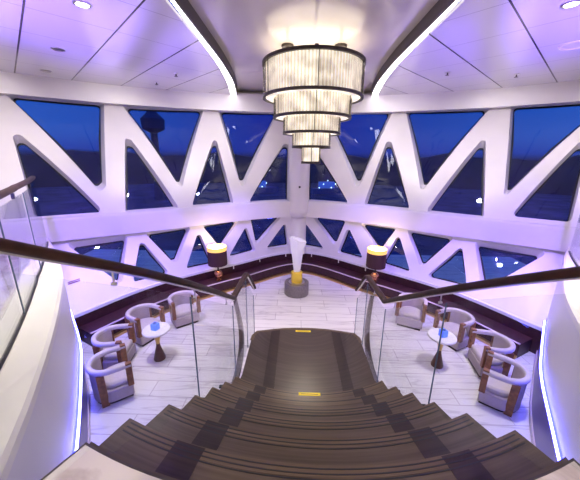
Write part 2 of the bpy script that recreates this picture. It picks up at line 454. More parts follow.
for HS, rf, th in ((IU, r_up, TH_U), (IL, r_lo, TH_L)):
    for h in HS:
        n = len(h); cu = sum(p[0] for p in h)/n; cz = sum(p[1] for p in h)/n
        mb = MB(); vs = [surf_pt(rf, u, z, th-.012) for u, z in h]+[surf_pt(rf, u, z, th) for u, z in h]
        vs += [surf_pt(rf, cu, cz, th-.012), surf_pt(rf, cu, cz, th)]
        fs = [(i, (i+1) % n, 2*n) for i in range(n)]+[(n+(i+1) % n, n+i, 2*n+1) for i in range(n)]
        mb.add(vs, fs)
        w = struct(mb.build('window_%d' % wi, M['window_glass'])); wi += 1
        g = MB(); ins = []
        for u, z in h:
            d = math.hypot(u-cu, z-cz); k = max(0, 1-.028/d*1.3); ins.append((cu+(u-cu)*k, cz+(z-cz)*k))
        vs = [surf_pt(rf, u, z, th-.03) for u, z in h]+[surf_pt(rf, u, z, th-.03) for u, z in ins]+[surf_pt(rf, u, z, th-.014) for u, z in ins]
        g.add(vs, [(i, (i+1) % n, n+(i+1) % n, n+i) for i in range(n)]+[(n+i, n+(i+1) % n, 2*n+(i+1) % n, 2*n+i) for i in range(n)])
        g.build('gasket', M['gasket'], w)
# beam between the two window rows, valance under the ceiling, edge of the lower panel
T0, T1 = D(-70), D(70)
b = MB(); b.sweep(curve(R_BEAM, T0, T1, 110), [(0, 1.66), (0, 2.07), (-.02, 2.105), (-.05, 2.12), (-.38, 2.12), (-.38, 1.66)][::1])
struct(b.build('trim_1', M['white'], smooth=50))
b = MB(); b.sweep(curve(R_VAL, T0, T1, 110), [(0, 4.50), (0, 4.94), (-.40, 4.94), (-.40, 4.50)])
struct(b.build('trim_2', M['white'], smooth=50))
b = MB(); b.sweep(curve(R_SILL, D(-62), D(62), 90), [(.02, .47), (.02, .53), (-.14, .56), (-.14, .47)])
struct(b.build('trim_3', M['plain_white'], smooth=50))
# centre column
CXC = -.08
c = MB(); prof = []
for k in range(17):
    a = PI*k/16; prof.append((CXC-.30*math.cos(a), 8.36-.30*math.sin(a)))
c.prism(prof+[(CXC+.30, 8.75), (CXC-.30, 8.75)], 1.80, 4.5)
struct(c.build('wall_column_upper', M['white'], smooth=50))
c = MB(); c.lathe([(0., 1.58), (.15, 1.60), (.26, 1.68), (.30, 1.80)], (CXC, 8.36, 0), 32)
struct(c.build('trim_4', M['white'], smooth=60))
c = MB(); c.prism([(CXC-.24*math.cos(PI*k/16), 8.42-.2*math.sin(PI*k/16)) for k in range(17)]+[(CXC+.24, 8.8), (CXC-.24, 8.8)], .5, 1.66)
struct(c.build('wall_column_lower', M['white'], smooth=50))
c = MB(); c.lathe([(0, 0), (.03, 0), (.03, .012), (0, .012)], (0, 0, 0), 16)
sp = c.build('wall_sensor', M['black']); sp.rotation_euler = (PI/2, 0, 0); sp.location = (CXC+.02, 8.058, 2.53)
tag(sp, 'small black sensor dot on the white centre column', 'sensor')

# ------------------------------------------------------------------ lower wall, floors
b = MB(); b.sweep(curve(R_SILL, D(-64), D(64), 90), rect(-.12, 0, 0, .50)); struct(b.build('wall_bow_base', M['maroon'], smooth=50))
b = MB(); b.box((0, 4.6, -.05), (15, 10.6, .10)); struct(b.build('floor', M['floor']))

CURB = [(1.45, -.6), (1.46, .2), (1.53, .85), (1.70, 1.22), (2.01, 1.74), (2.40, 2.34), (2.91, 3.06), (3.35, 3.62), (4.28, 4.60), (4.92, 5.22), (5.45, 5.72)]
CURBR = [(1.55, -.6), (1.57, .2), (1.66, .85), (1.84, 1.22), (2.14, 1.74), (2.52, 2.34), (2.99, 3.06), (3.44, 3.62), (4.30, 4.60), (4.94, 5.24), (5.5, 5.75)]
SLABR = 3.625
arc0 = [(SX+SLABR*math.sin(a), SY-SLABR*math.cos(a)) for a in [D(-22.4+44.8*k/24) for k in range(25)]]
cr = smooth_path([(x, y, 0) for x, y in CURB], 5); crr = smooth_path([(x, y, 0) for x, y in CURBR], 5)
outer = [(p[0]+.03, p[1]) for p in cr if p[1] > .75]
poly = [(-8.3, -5.5)]+[(-8.3, 3.1)]+[(-5.6, 5.7)]+[(-x, y) for x, y in outer[::-1]]+[(-1.44, 1.0)]+arc0+[(1.46, 1.0)]+[(p[0]+.03, p[1]) for p in crr if p[1] > .75]+[(5.7, 5.7), (8.3, 3.1), (8.3, -5.5)]
b = MB(); b.prism(poly, 1.52, 1.70); struct(b.build('floor_gallery', M['slab']))
b = MB(); b.sweep([(x, y, 1.7) for x, y in [(-1.44, 1.0)]+arc0+[(1.46, 1.0)]], rect(-.006, .006, -.035, .002)); struct(b.build('trim_5', M['bronze']))
b = MB(); b.box((0, .72, .76), (3.0, .08, 1.52)); struct(b.build('wall_under_stair', M['plain_white']))
ti = 6
for s, nm in ((-1, 'left'), (1, 'right')):
    P = [(s*x, y, 0) for x, y, _ in (crr if s > 0 else cr)]
    q = 1 if s > 0 else -1      # right of travel (+y) is +x: away from the opening on the right-hand side
    sec = lambda x0, x1, z0, z1: rect(min(q*x0, q*x1), max(q*x0, q*x1), z0, z1)
    b = MB(); b.sweep(P, sec(0, .07, .70, 1.72)); struct(b.build('wall_fascia_'+nm, M['white'], smooth=50))
    b = MB(); b.sweep(P, sec(-.004, .10, 0, .66)); struct(b.build('wall_plinth_'+nm, M['plinth_violet'], smooth=50))
    b = MB(); b.sweep(P, sec(-.02, -.004, 0, .09)); struct(b.build('baseboard_'+nm, M['trim_lav'], smooth=50))
    b = MB(); b.sweep(P, [(q*o, z) for o, z in ((-.005, 1.70), (-.005, 1.765), (.02, 1.785), (.20, 1.785), (.20, 1.775), (.24, 1.775), (.24, 1.785), (.42, 1.785), (.44, 1.77), (.44, 1.70))])
    struct(b.build('trim_%d' % ti, M['cream'], smooth=30)); ti += 1
    # violet light strip tucked under the fascia
    L = [p for p in P if 1.3 < p[1] < 4.6]
    t = thing('led_strip', 'glowing violet light strip under the lower edge of the %s white gallery parapet' % nm, 'light strip', (0, 0, 0), 0, None)
    b = MB(); b.sweep([(x, y, .685) for x, y, _ in L], [(q*o, z) for o, z in rrect(.022, .024, .009, 2, -.026, 0)]); b.build('light_tube', M['led_core'], t, smooth=60)
    b = MB(); b.sweep([(x, y, .685) for x, y, _ in L], sec(-.016, .02, -.014, .012)); b.build('mounting_channel', M['led'], t)  # glowing channel added to deepen the blue beside the tube
    # glass balustrade standing in the curb
    G = [p for p in smooth_path([(s*x, y, 0) for x, y in (CURBR if s > 0 else CURB)], 10) if p[1] > -.4]
    t = thing('gallery_balustrade', 'curved frameless glass balustrade with dark handrail on the %s gallery parapet' % nm, 'balustrade')
    G2 = [p for p in G if .3 < p[1] < 4.98]
    def goff(y):
        return .26 if y < 3.5 else max(.03, .26-(y-3.5)*.155)
    G3 = []
    for i, p in enumerate(G2):
        a, c2 = Vector(G2[max(i-1, 0)]), Vector(G2[min(i+1, len(G2)-1)]); d = (c2-a).normalized()
        G3.append((p[0]+d.y*q*goff(p[1]), p[1]-d.x*q*goff(p[1]), 0.))
    G2 = G3
    JO = [.3, 1.35, 2.47, 3.6, 4.98]
    # the joints of the glass follow the centre line .22 m behind the parapet edge
    for y0, y1 in zip(JO[:-1], JO[1:]):
        g = [p for p in G2 if y0 <= p[1] <= y1]
        b = MB(); b.sweep(g, [(q*o, z) for o, z in rect(-.006, .006, 1.776, 2.83)]); b.build('glass_panel', M['glass'], t, smooth=40)
    for y1 in JO[1:-1]:
        k = min(range(len(G2)), key=lambda i: abs(G2[i][1]-y1)); a, c2 = Vector(G2[k-1]), Vector(G2[k+1]); d = (c2-a).normalized()
        nx, ny = d.y, -d.x; p = Vector(G2[k])+Vector((nx, ny, 0))*0.
        b = MB(); b.box((p.x, p.y, 2.305), (.012, .012, 1.045), math.atan2(d.y, d.x)); b.build('glass_joint', M['glass_edge'], t)
    b = MB(); b.sweep(G2, [(q*o, z) for o, z in rect(-.018, .018, 1.784, 1.789)]); b.build('glass_channel', M['black'], t)
    end = G2[-1]
    R = [(p[0], p[1], 2.93) for p in G2]
    b = MB(); b.sweep(R, [(q*o, z) for o, z in rrect(.075, .055, .02, 3, 0, 0)]); b.build('handrail', M['rail'], t, smooth=50, bevel=0)
    for y1 in (.9, 2.0, 3.1, 4.2):
        k = min(range(len(G2)), key=lambda i: abs(G2[i][1]-y1)); a, c2 = Vector(G2[k-1]), Vector(G2[k+1]); d = (c2-a).normalized()
        p = Vector(G2[k])+Vector((d.y, -d.x, 0))*0.
        b = MB(); b.box((p.x, p.y, 2.86), (.04, .03, .06), math.atan2(d.y, d.x)); b.build('rail_bracket', M['black'], t)

# ------------------------------------------------------------------ ceiling
FAS = [(1.432, -5.5), (1.432, -1), (1.432, 2.11), (1.458, 3.58), (1.463, 4.42), (1.474, 5.68), (1.547, 6.84), (1.642, 7.58), (1.789, 8.42), (2.02, 9.25)]
fas = smooth_path([(x, y, 0) for x, y in FAS], 6)
for s, nm, m in ((-1, 'left', M['ceil_l']), (1, 'right', M['ceil_r'])):
    wallc = [(x, y) for x, y, z in curve(R_VAL, D(14), D(70), 60, .25)]
    poly = [(s*(x+.12), y) for x, y, _ in fas]+[(s*x, y) for x, y in wallc if x > 2.1]+[(s*8.6, -5.5)]
    b = MB(); b.prism(poly, 4.90, 4.94); struct(b.build('ceiling_'+nm, m))
    P = [(s*x, y, 0) for x, y, _ in fas if True]; q = s
    b = MB(); b.sweep(P, [(q*o, z) for o, z in rect(-.012, .02, 4.895, 5.10)]); struct(b.build('trim_%d' % ti, M['bronze'], smooth=40)); ti += 1
    b = MB(); W = [.05+.11*max(0, min(1, (p[1]-3.2)/4.)) for p in P]
    b.add([(p[0]+s*o*(1 if o < .03 else w_/.1), p[1], z) for p, w_ in zip(P, W) for o, z in ((.02, 4.897), (.1, 4.897), (.1, 4.913), (.02, 4.913))],
          [(i*4+j, i*4+(j+1) % 4, i*4+4+(j+1) % 4, i*4+4+j) for i in range(len(P)-1) for j in range(4)])
    o = b.build('cove_light', M['cove'], smooth=40); tag(o, 'bright white cove light strip curving along the %s dark ceiling rim' % nm, 'light strip')
poly = [(x+.01, y) for x, y, _ in fas]+[(-x-.01, y) for x, y, _ in fas[::-1]]
b = MB(); b.prism(poly, 5.06, 5.10); struct(b.build('ceiling', M['ceil_c']))
b = MB()
for y in (3.3, 6.9):
    b.box((0, y, 5.059), (2.7, .008, .004))
struct(b.build('trim_%d' % ti, M['trim_lav'])); ti += 1
# rest of the room shell behind the camera
b = MB(); b.box((0, -5.55, 3.3), (17.3, .1, 3.6)); struct(b.build('wall_back', M['cream']))
for s, nm in ((-1, 'left'), (1, 'right')):
    b = MB(); b.box((s*8.65, -1.2, 3.3), (.1, 8.8, 3.6)); struct(b.build('wall_'+nm, M['cream']))
    b = MB(); b.box((s*6.6, 1.2, .8), (.1, 5, 1.6)); struct(b.build('wall_lower_'+nm, M['maroon']))

# ------------------------------------------------------------------ staircase
R_ = [3.625, 3.305, 2.985, 2.69, 2.405, 2.14, 1.87]
HW = [(1.0, 1.43), (1.23, 1.43), (1.33, 1.43), (1.55, 1.345), (1.84, 1.21), (2.12, 1.097), (2.41, 1.027), (2.70, .962), (2.99, .90), (3.2, .875), (4.2, .87), (5.5, .87)]
def hw(y):
    for (a, u), (c2, v) in zip(HW, HW[1:]):
        if a <= y <= c2: return u+(v-u)*(y-a)/(c2-a)
    return HW[0][1] if y < 1 else HW[-1][1]
def edge_angle(R):
    lo, hi = 0., 1.2
    for _ in range(40):
        m = (lo+hi)/2
        if R*math.sin(m) < hw(SY-R*math.cos(m)): lo = m
        else: hi = m
    return lo
def arcpts(R, a0, a1, n=24): return [(SX+R*math.sin(a0+(a1-a0)*k/n), SY-R*math.cos(a0+(a1-a0)*k/n)) for k in range(n+1)]
def band(Ra, Rb, fa=-1., fb=1., n=24):
    # plan outline between two arcs, spanning a fraction of the stair's width
    ea, eb = edge_angle(Ra), edge_angle(Rb); mid = []
    for k in range(1, 5):
        Rm = Ra+(Rb-Ra)*k/5; mid.append((Rm, edge_angle(Rm)))
    L = arcpts(Ra, fa*ea, fb*ea, n)
    L += [(SX+Rm*math.sin(fb*em), SY-Rm*math.cos(fb*em)) for Rm, em in mid]
    L += arcpts(Rb, fb*eb, fa*eb, n)
    L += [(SX+Rm*math.sin(fa*em), SY-Rm*math.cos(fa*em)) for Rm, em in mid[::-1]]
    return L
st = thing('staircase', 'flared staircase of dark taupe wood treads descending to a wide landing', 'staircase')
RISE = .17
for k in range(1, 7):
    z = 1.70-RISE*k
    b = MB(); b.prism(band(R_[k-1]+.02 if k > 1 else R_[0]-.02, R_[k]), z-.05, z); tr = b.build('tread', M['tread'], st)
    b = MB(); b.prism(band(R_[k]+.075, R_[k], -.99, .99), z, z+.0015); b.build('nosing', M['nosing'], tr)
    for d in (.018, .048, .080) if k < 5 else (.018,):
        b = MB(); b.prism(band(R_[k]+d+.008, R_[k]+d, -.97, .97), z+.001, z+.003); b.build('grip_strip', M['black'], tr)
    for s in (-1, 1):
        f0, f1 = (.54*s, .69*s) if s > 0 else (-.69, -.54)
        Rb = R_[k-1]-.03
        b = MB(); b.prism(band(Rb, R_[k]+.004, f0, f1, 5), z+.001, z+.0024); b.build('dark_inlay', M['inlay'], tr)
    b = MB(); b.prism(band(R_[k]+.05, R_[k]+.03, -.98, .98), z-RISE, z-.05); b.build('riser', M['tread'], st)
b = MB(); b.prism(band(R_[0]-.01, R_[0]-.04, -.97, .97), 1.53, 1.66); b.build('riser', M['tread'], st)
# landing: straight sides, gently bowed far edge with rounded corners
far = [(SX-.87, 3.95), (SX-.86, 4.08), (SX-.80, 4.19)]+[(SX+.7*t, 4.31-.11*t*t*.9) for t in [-1+.1*i for i in range(21)]]+[(SX+.80, 4.19), (SX+.86, 4.08), (SX+.87, 3.95)]
e7 = edge_angle(R_[6]+.02)
near = arcpts(R_[6]+.02, -e7, e7, 24)
lp = near+[(SX+hw(y), y) for y in (3.05, 3.2, 3.5, 3.75)]+far[::-1]+[(SX-hw(y), y) for y in (3.75, 3.5, 3.2, 3.05)]
b = MB(); b.prism(lp, .44, .51); ld = b.build('landing', M['landing'], st)
for s in (-1, 1):
    y0 = 2.80
    b = MB(); b.prism([(SX+s*.43, 2.82), (SX+s*.575, 2.88), (SX+s*.57, 4.20), (SX+s*.425, 4.25)], .511, .5124); b.build('dark_inlay', M['inlay'], ld)
b = MB(); b.sweep([(x, y, .51) for x, y in far], rect(-.02, .035, 0, .002)); b.build('nosing', M['nosing'], ld)
ins = [(SX+(x-SX)*.93, y-.06 if y > 2.9 else y+.08) for x, y in lp]
b = MB(); b.prism(ins, 0., .44); b.build('landing_base', M['landing'], st)
for k, z in ((1, .34), (2, .17)):
    p2 = [(x, y+.27*k) for x, y in far]
    p1 = [(x, y+.27*(k-1)-.04) for x, y in far]
    b = MB(); b.prism(p1+p2[::-1], 0., z); b.build('tread', M['tread'], st)
for s in (-1, 1):
    pth = [(SX+s*(hw(y)-.06), y, z) for y, z in [(1.35, 1.38), (1.84, 1.17), (2.41, .84), (2.99, .50), (3.2, .40)]]
    b = MB(); b.sweep(pth, rect(-.03, .03, -.22, .0)); b.build('stringer', M['bronze'], st)
# curved dark bands laid over the marble each side of the landing
for s, nm in ((-1, 'left'), (1, 'right')):
    P = smooth_path([(SX+s*x, y, 0) for x, y in [(1.10, 3.3), (1.08, 3.72), (1.10, 4.15), (1.16, 4.6), (1.30, 5.2), (1.58, 6.1), (1.75, 6.6)]], 5)
    b = MB(); b.sweep(P, rect(-.05, .05, -.002, .003)); o = b.build('floor_inlay', M['inlay']); struct(o); o.name = 'trim_%d' % ti; ti += 1

# stair balustrades
def rail_x(y):
    pts = [(.6, 1.50), (1.0, 1.43), (1.3, 1.30), (1.6, 1.16), (2.1, 1.08), (2.6, 1.05), (3.5, 1.03), (4.42, 1.0), (4.8, .93), (5.0, .92)]
    for (a, u), (c2, v) in zip(pts, pts[1:]):
        if a <= y <= c2: return u+(v-u)*(y-a)/(c2-a)
    return 1.5
def slope_z(y): return 1.46+.61*(3.53-y)
def foot_z(y):
    if y >= 3.0 and y <= 4.3: return .40
    if y > 4.3: return max(.02, .40-(y-4.3)*.65)
    return .40+(3.0-y)*.60
for s, nm in ((-1, 'left'), (1, 'right')):
    t = thing('stair_balustrade', 'clear glass stair balustrade with dark walnut handrail on the %s side of the stairs' % nm, 'balustrade')
    ys = [.55+.1*k for k in range(30)]
    path = smooth_path([(SX+s*rail_x(y), y, slope_z(y)) for y in (.55, .9, 1.2, 1.5, 1.8, 2.1, 2.6, 3.1, 3.50)], 4)
    path += [(SX+s*1.03, 3.54, 1.452), (SX+s*1.03, 3.60, 1.45), (SX+s*1.0, 4.36, 1.45), (SX+s*1.0, 4.42, 1.44), (SX+s*.985, 4.47, 1.40), (SX+s*.93, 4.76, 1.04)]
    b = MB(); b.sweep(path, rrect(.08, .062, .02, 3)); b.build('handrail', M['rail'], t, smooth=50)
    b = MB(); b.sweep([(x, y, z-.036) for x, y, z in path], rect(-.012, .012, -.006, .006)); b.build('rail_channel', M['steel'], t)
    for y0, y1 in ((.6, 2.19), (2.21, 3.49), (3.51, 4.36), (4.38, 4.74)):
        n = 12; vs = []; xs = []
        for k in range(n+1):
            y = y0+(y1-y0)*k/n
            if y < 3.5: zt = slope_z(y)-.12
            elif y < 4.37: zt = 1.34
            else: zt = 1.34-(y-4.37)*1.22
            zb = foot_z(y)-.10 if y < 3 else foot_z(y)-.30 if y < 4.3 else max(.003, foot_z(y)-.3)
            zb = max(zb, .004)
            xs.append((SX+s*rail_x(y), y, zb, zt))
        for x, y, zb, zt in xs: vs += [(x-.006, y, zb), (x+.006, y, zb), (x+.006, y, zt), (x-.006, y, zt)]
        fs = []
        for i in range(n): fs += [(i*4+j, i*4+(j+1) % 4, i*4+4+(j+1) % 4, i*4+4+j) for j in range(4)]
        fs += [(0, 1, 2, 3), tuple(n*4+j for j in (3, 2, 1, 0))]
        b = MB(); b.add(vs, fs); b.build('glass_panel', M['glass'], t)
        x, y, zb, zt = xs[-1]
        b = MB(); b.box((x, y+.004, (zb+zt)/2), (.012, .005, zt-zb)); b.build('glass_joint', M['glass_edge'], t)
    for y in ((1.48, 2.28, 3.2, 4.0) if s < 0 else (2.28, 3.2, 4.0)):
        z = slope_z(y) if y < 3.5 else 1.45
        b = MB(); b.tube((SX+s*rail_x(y), y, z-.03), (SX+s*rail_x(y), y, z-.10), .006); b.tube((SX+s*rail_x(y)-.014, y, z-.11), (SX+s*rail_x(y)+.014, y, z-.11), .011); b.build('rail_bracket', M['steel'], t)
    for k in range(1, 7):
        z = 1.70-RISE*k-.03; y = SY-R_[k]*math.cos(edge_angle(R_[k]))-.14
        b = MB(); b.tube((SX+s*(hw(y)-.02), y, z), (SX+s*(rail_x(y)+.03), y, z), .022, n=14); b.build('standoff', M['black'], t)
    b = MB(); b.tube((SX+s*1.40, 1.03, 1.64), (SX+s*(rail_x(1.03)+.03), 1.03, 1.64), .03, n=16); b.build('standoff', M['steel'], t)

# yellow step labels
for (x, y, z, w), lb in (((SX+.0, 2.712, .6832, .25), 'yellow caution strip on the last wooden stair nosing'), ((SX-.04, 4.225, .5128, .25), 'yellow caution strip at the far edge of the wooden landing')):
    t = thing('caution_strip', lb, 'caution label', (x, y, z))
    b = MB(); b.box((0, 0, .001), (w, .042, .002)); b.build('strip', M['yellow'], t)
    b = MB(); b.box((-.0, 0, .0024), (w*.8, .012, .0006)); b.build('print_line', M['label_dark'], t)

# ------------------------------------------------------------------ banquette along the bow
bt = thing('banquette', 'low curved maroon banquette following the foot of the bow wall', 'bench')
bc = lambda off, a=42: curve(R_SILL, D(-a), D(a), 70, off)
b = MB(); b.sweep(bc(-.03), [(.0, .05), (.40, .05), (.42, .24), (.40, .28), (.0, .28)]); b.build('seat', M['maroon'], bt, smooth=50)
b = MB(); b.sweep(bc(-.03), rect(.385, .425, .278, .292)); b.build('seat_trim', M['trim_lav'], bt, smooth=50)
b = MB(); b.sweep(bc(-.03), rect(.40, .47, 0., .05)); b.build('kick_trim', M['gold'], bt, smooth=50)
b = MB(); b.sweep(bc(-.03), rect(.0, .40, 0.0, .05)); b.build('base', M['plinth'], bt, smooth=50)
for k, a in enumerate((-14, -8.5, -3, 2.4, 8, 13.5)):
    x, y = pol(D(a), R_SILL(D(a))-.012)
    b = MB(); b.box((x, y, .43), (.025, .02, .09), -D(a)); o = b.build('wall_light', M['lens'] if False else M['cream'])
    tag(o, '%s small pale upright light slot on the maroon wall behind the bench' % ('first', 'second', 'third', 'fourth', 'fifth', 'sixth')[k] + ' from the left', 'wall light', 'light slots behind the bench')

# ------------------------------------------------------------------ tub chairs
W2 = .29
def upath(w, yf, zf=0., n=14):
    return [(w, yf, zf), (w, yf*.5, zf), (w, 0, zf)]+[(w*math.cos(PI*k/n), -w*math.sin(PI*k/n)*1.0, zf) for k in range(1, n)]+[(-w, 0, zf), (-w, yf*.5, zf), (-w, yf, zf)]
def make_chair():
    t = thing('tub_chair', '', 'chair')
    shape = [(x, y) for x, y, z in upath(.285, .25)]
    b = MB(); b.prism([(x*.86, y*.9) for x, y in shape], 0., .05); b.build('plinth', M['plinth'], t)
    b = MB(); b.prism([(x*.98, y*.98) for x, y in shape], .05, .27); b.build('seat_base', M['fabric'], t, bevel=.02)
    cu = [(x*.83, y*.80+.03) for x, y in shape]
    b = MB(); b.prism(cu, .27, .385); b.build('seat_cushion', M['fabric_pipe'], t, smooth=50, bevel=.035)
    n = 16; arc = [(.262*math.cos(a), -.262*math.sin(a), 0) for a in [D(28)+(PI-2*D(28))*k/n for k in range(n+1)]]
    b = MB(); b.sweep(arc, [(-.022, .27), (.022, .27), (.024, .66), (-.024, .66)]); b.build('backrest', M['fabric'], t, smooth=50)
    rim = [(x, y, z) for x, y, z in upath(.275, .25, 0, 18)]
    b = MB(); b.sweep(rim, rrect(.075, .095, .03, 3, 0, .655)); b.build('arm_rim', M['fabric_pipe'], t, smooth=60)
    for s in (-1, 1):
        b = MB(); b.box((s*.275, .215, .485), (.074, .085, .44)); b.build('arm_post', M['post'], t, bevel=.01)
        a = D(32); cx, cy = .298*math.cos(a), -.298*math.sin(a)
        b = MB(); b.add([(s*(cx*k+dx), cy*k+dy, z) for z, k in ((.0, .93), (.61, 1.)) for dx, dy in ((-.018, -.05), (.018, -.05), (.018, .05), (-.018, .05))],
                        [(0, 1, 2, 3), (4, 5, 6, 7), (0, 1, 5, 4), (1, 2, 6, 5), (2, 3, 7, 6), (3, 0, 4, 7)])
        b.build('rear_leg', M['post'], t)
    return t
chairs = [
 ((-2.47, 3.29), (.78, .62), 'grey upholstered tub chair nearest the stairs on the left, beside the left light strip'),
 ((-2.75, 3.77), (.97, .16), 'grey tub chair on the left, second back from the nearest one, against the maroon wall'),
 ((-2.66, 4.36), (.90, -.44), 'grey tub chair on the left behind the round white table, third from the front'),
 ((-2.22, 4.86), (.62, -.78), 'grey tub chair on the left farthest from the stairs, below the left lamp'),
 ((2.52, 3.34), (-.78, .62), 'grey upholstered tub chair nearest the stairs on the right, beside the right light strip'),
 ((2.72, 3.86), (-.97, .16), 'grey tub chair on the right, second back from the nearest one, against the maroon wall'),
 ((2.56, 4.45), (-.90, -.44), 'grey tub chair on the right behind the round white table, third from the front'),
 ((2.09, 4.95), (-.45, -.88), 'grey tub chair on the right farthest from the stairs, below the right lamp'),
]
c0 = make_chair()
for i, ((x, y), (fx, fy), lb) in enumerate(chairs):
    o = c0 if i == 0 else copy_tree(c0)
    l = math.hypot(fx, fy); fx, fy = fx/l, fy/l
    x, y = (x+.14)*1.04-.14, y*1.04+.06
    o.location = (x-fx*.20, y-fy*.20, 0); o.rotation_euler = (0, 0, math.atan2(fy, fx)-PI/2)
    o.scale = (.9, .9, .82); o['label'] = lb; o['group'] = 'tub chairs in the lounge'
# side tables with a blue candle cube
for s, x, y in ((-1, -2.41, 4.10), (1, 2.25, 4.11)):
    nm = 'left' if s < 0 else 'right'
    t = thing('side_table', 'small round white side table between the tub chairs on the %s' % nm, 'table', (x, y, 0), 0, 'round side tables')
    b = MB(); b.lathe([(0, .53), (.20, .53), (.215, .545), (.215, .565), (.205, .575), (0, .575)], n=40); b.build('tabletop', M['tabletop'], t, smooth=40)
    b = MB(); b.lathe([(.092, 0), (.095, .02), (.035, .25), (.03, .30)], n=24); b.build('base', M['tabledark'], t, smooth=50)
    b = MB(); b.lathe([(.03, .30), (.035, .34), (.06, .50), (.10, .53)], n=24); b.build('stem', M['gold'], t, smooth=50)
    cu = thing('candle_cube', 'glowing blue cube candle holder on the %s round white table' % nm, 'candle holder', (x+.0, y-.02, .5755), .3*s, 'blue candle cubes')
    b = MB(); b.box((0, 0, .055), (.10, .10, .11)); b.build('cube', M['blue_candle'], cu, bevel=.008)
    b = MB(); b.lathe([(0, .1103), (.03, .1103), (.03, .118), (0, .118)], n=16); b.build('wick_well', M['boat'], cu)

# ------------------------------------------------------------------ table lamps on the banquette
for s, x, y in ((-1, -2.08, 6.72), (1, 1.86, 6.78)):
    nm = 'left' if s < 0 else 'right'
    t = thing('table_lamp', 'lit lamp with dark drum shade and copper ball standing on the bench at the %s' % nm, 'lamp', (x, y, .293), 0, 'drum shade lamps')
    b = MB(); b.lathe([(0, 0), (.07, 0), (.07, .02), (.03, .035), (.025, .06)], n=24); b.build('base', M['copper'], t, smooth=50)
    b = MB(); b.lathe([(.0, .05), (.06, .065), (.10, .11), (.115, .16), (.10, .21), (.06, .255), (.02, .27)], n=28); b.build('ball', M['copper'], t, smooth=60)
    b = MB(); b.lathe([(.02, .265), (.02, .34), (.05, .36), (.05, .375), (.02, .385), (.02, .46)], n=20); b.build('stem', M['black'], t, smooth=40)
    b = MB(); b.lathe([(.225, .43), (.235, .43), (.235, .80), (.225, .80), (.225, .43)], n=44, caps=False); sh = b.build('lamp_shade', M['shade'], t, smooth=40)
    b = MB(); b.lathe([(.2255, .80), (.2365, .80), (.2365, .90), (.2255, .90), (.2255, .80)], n=44, caps=False); b.build('shade_band', M['shade_band'], sh, smooth=40)
    b = MB(); b.lathe([(0, .845), (.222, .845), (.222, .86), (0, .86)], n=44); b.build('diffuser', M['shade_in'], t)

# ------------------------------------------------------------------ crystal on its pedestal
t = thing('crystal_sculpture', 'tall white crystal shard in a brass collar on a round grey pedestal', 'sculpture', (-.10, 6.68, 0))
b = MB(); b.lathe([(.0, 0), (.30, 0), (.305, .01), (.305, .30), (.295, .315), (0, .315)], n=48); b.build('pedestal', M['pewter'], t, smooth=40)
b = MB(); b.lathe([(0, .316), (.14, .316), (.14, .58), (.125, .59), (0, .59)], n=36); b.build('brass_collar', M['brass'], t, smooth=40)
b = MB(); b.lathe([(.0, .3165), (.20, .3165), (.20, .322), (0, .322)], n=36); b.build('collar_plate', M['steel'], t)
b = MB()
lo = [(-.07, -.05), (.03, -.06), (.08, .0), (.04, .06), (-.05, .05)]
up = [(-.19, -.07, 1.50), (.02, -.12, 1.40), (.22, -.02, 1.36), (.13, .11, 1.40), (-.12, .10, 1.47)]
md = [((a[0]+c2[0])*.48, (a[1]+c2[1])*.52, 1.0+.05*i) for i, (a, c2) in enumerate(zip(lo, up))]
vs = [(x, y, .585) for x, y in lo]+md+up
b.add(vs, [(4, 3, 2, 1, 0)]+[(i, (i+1) % 5, 5+(i+1) % 5, 5+i) for i in range(5)]+[(5+i, 5+(i+1) % 5, 10+(i+1) % 5, 10+i) for i in range(5)]+[(10, 11, 12, 13, 14)])
b.build('crystal', M['crystal'], t)

# ------------------------------------------------------------------ chandelier
ch = thing('chandelier', 'five tiered round chandelier of glass rods and dark rings under the ceiling', 'chandelier', (.10, 5.35, 0))
tiers = [(.83, 4.765, 4.27), (.655, 4.37, 3.965), (.49, 4.05, 3.715), (.33, 3.78, 3.49), (.162, 3.55, 3.228)]
for i, (r, zt, zb) in enumerate(tiers):
    b = MB(); b.lathe([(r-.03, zb-.022), (r+.012, zb-.022), (r+.012, zb+.018), (r-.03, zb+.018), (r-.03, zb-.022)], n=64, caps=False); b.build('bottom_ring', M['bronze'], ch, smooth=40)
    if i == 0:
        b = MB(); b.lathe([(r-.03, zt-.02), (r+.012, zt-.02), (r+.012, zt+.025), (r-.03, zt+.025), (r-.03, zt-.02)], n=64, caps=False); b.build('top_ring', M['bronze'], ch, smooth=40)
    n = int(2*PI*r/.052); b = MB(); q = MB()
    for k in range(n):
        a = 2*PI*k/n
        b.tube((r*math.cos(a)*.985, r*math.sin(a)*.985, zb), (r*math.cos(a)*.985, r*math.sin(a)*.985, zt), .015, n=6)
    o = b.build('glass_rods', M['rod'], ch, smooth=60); o['kind'] = 'stuff'
    b = MB(); b.lathe([(r*.945, zb-.005), (r*.945, zt+.01)], n=48, caps=False); b.build('light_core', M['core'], ch, smooth=60)
    b = MB(); b.lathe([(0, zb-.004), (r*.95, zb-.004), (r*.95, zb+.006), (0, zb+.006)], n=48); b.build('tier_plate', M['core'], ch)
    for k in range(6):
        a = 2*PI*k/6-PI/2+.04
        q = MB(); q.tube((r*math.cos(a)*1.012, r*math.sin(a)*1.012, zb), (r*math.cos(a)*1.012, r*math.sin(a)*1.012, zt), .006, n=6)
        q.build('tier_post', M['bronze'], ch)
for sx in (-.43, .43):
    for sy in (-.0, .0)[:1]:
        b = MB(); b.tube((sx, 0, 4.78), (sx, 0, 5.04), .03); b.lathe([(0, 5.02), (.095, 5.02), (.10, 5.03), (.10, 5.058), (0, 5.058)], (sx, 0, 0), 24); b.build('ceiling_mount', M['bronze'], ch, smooth=40)
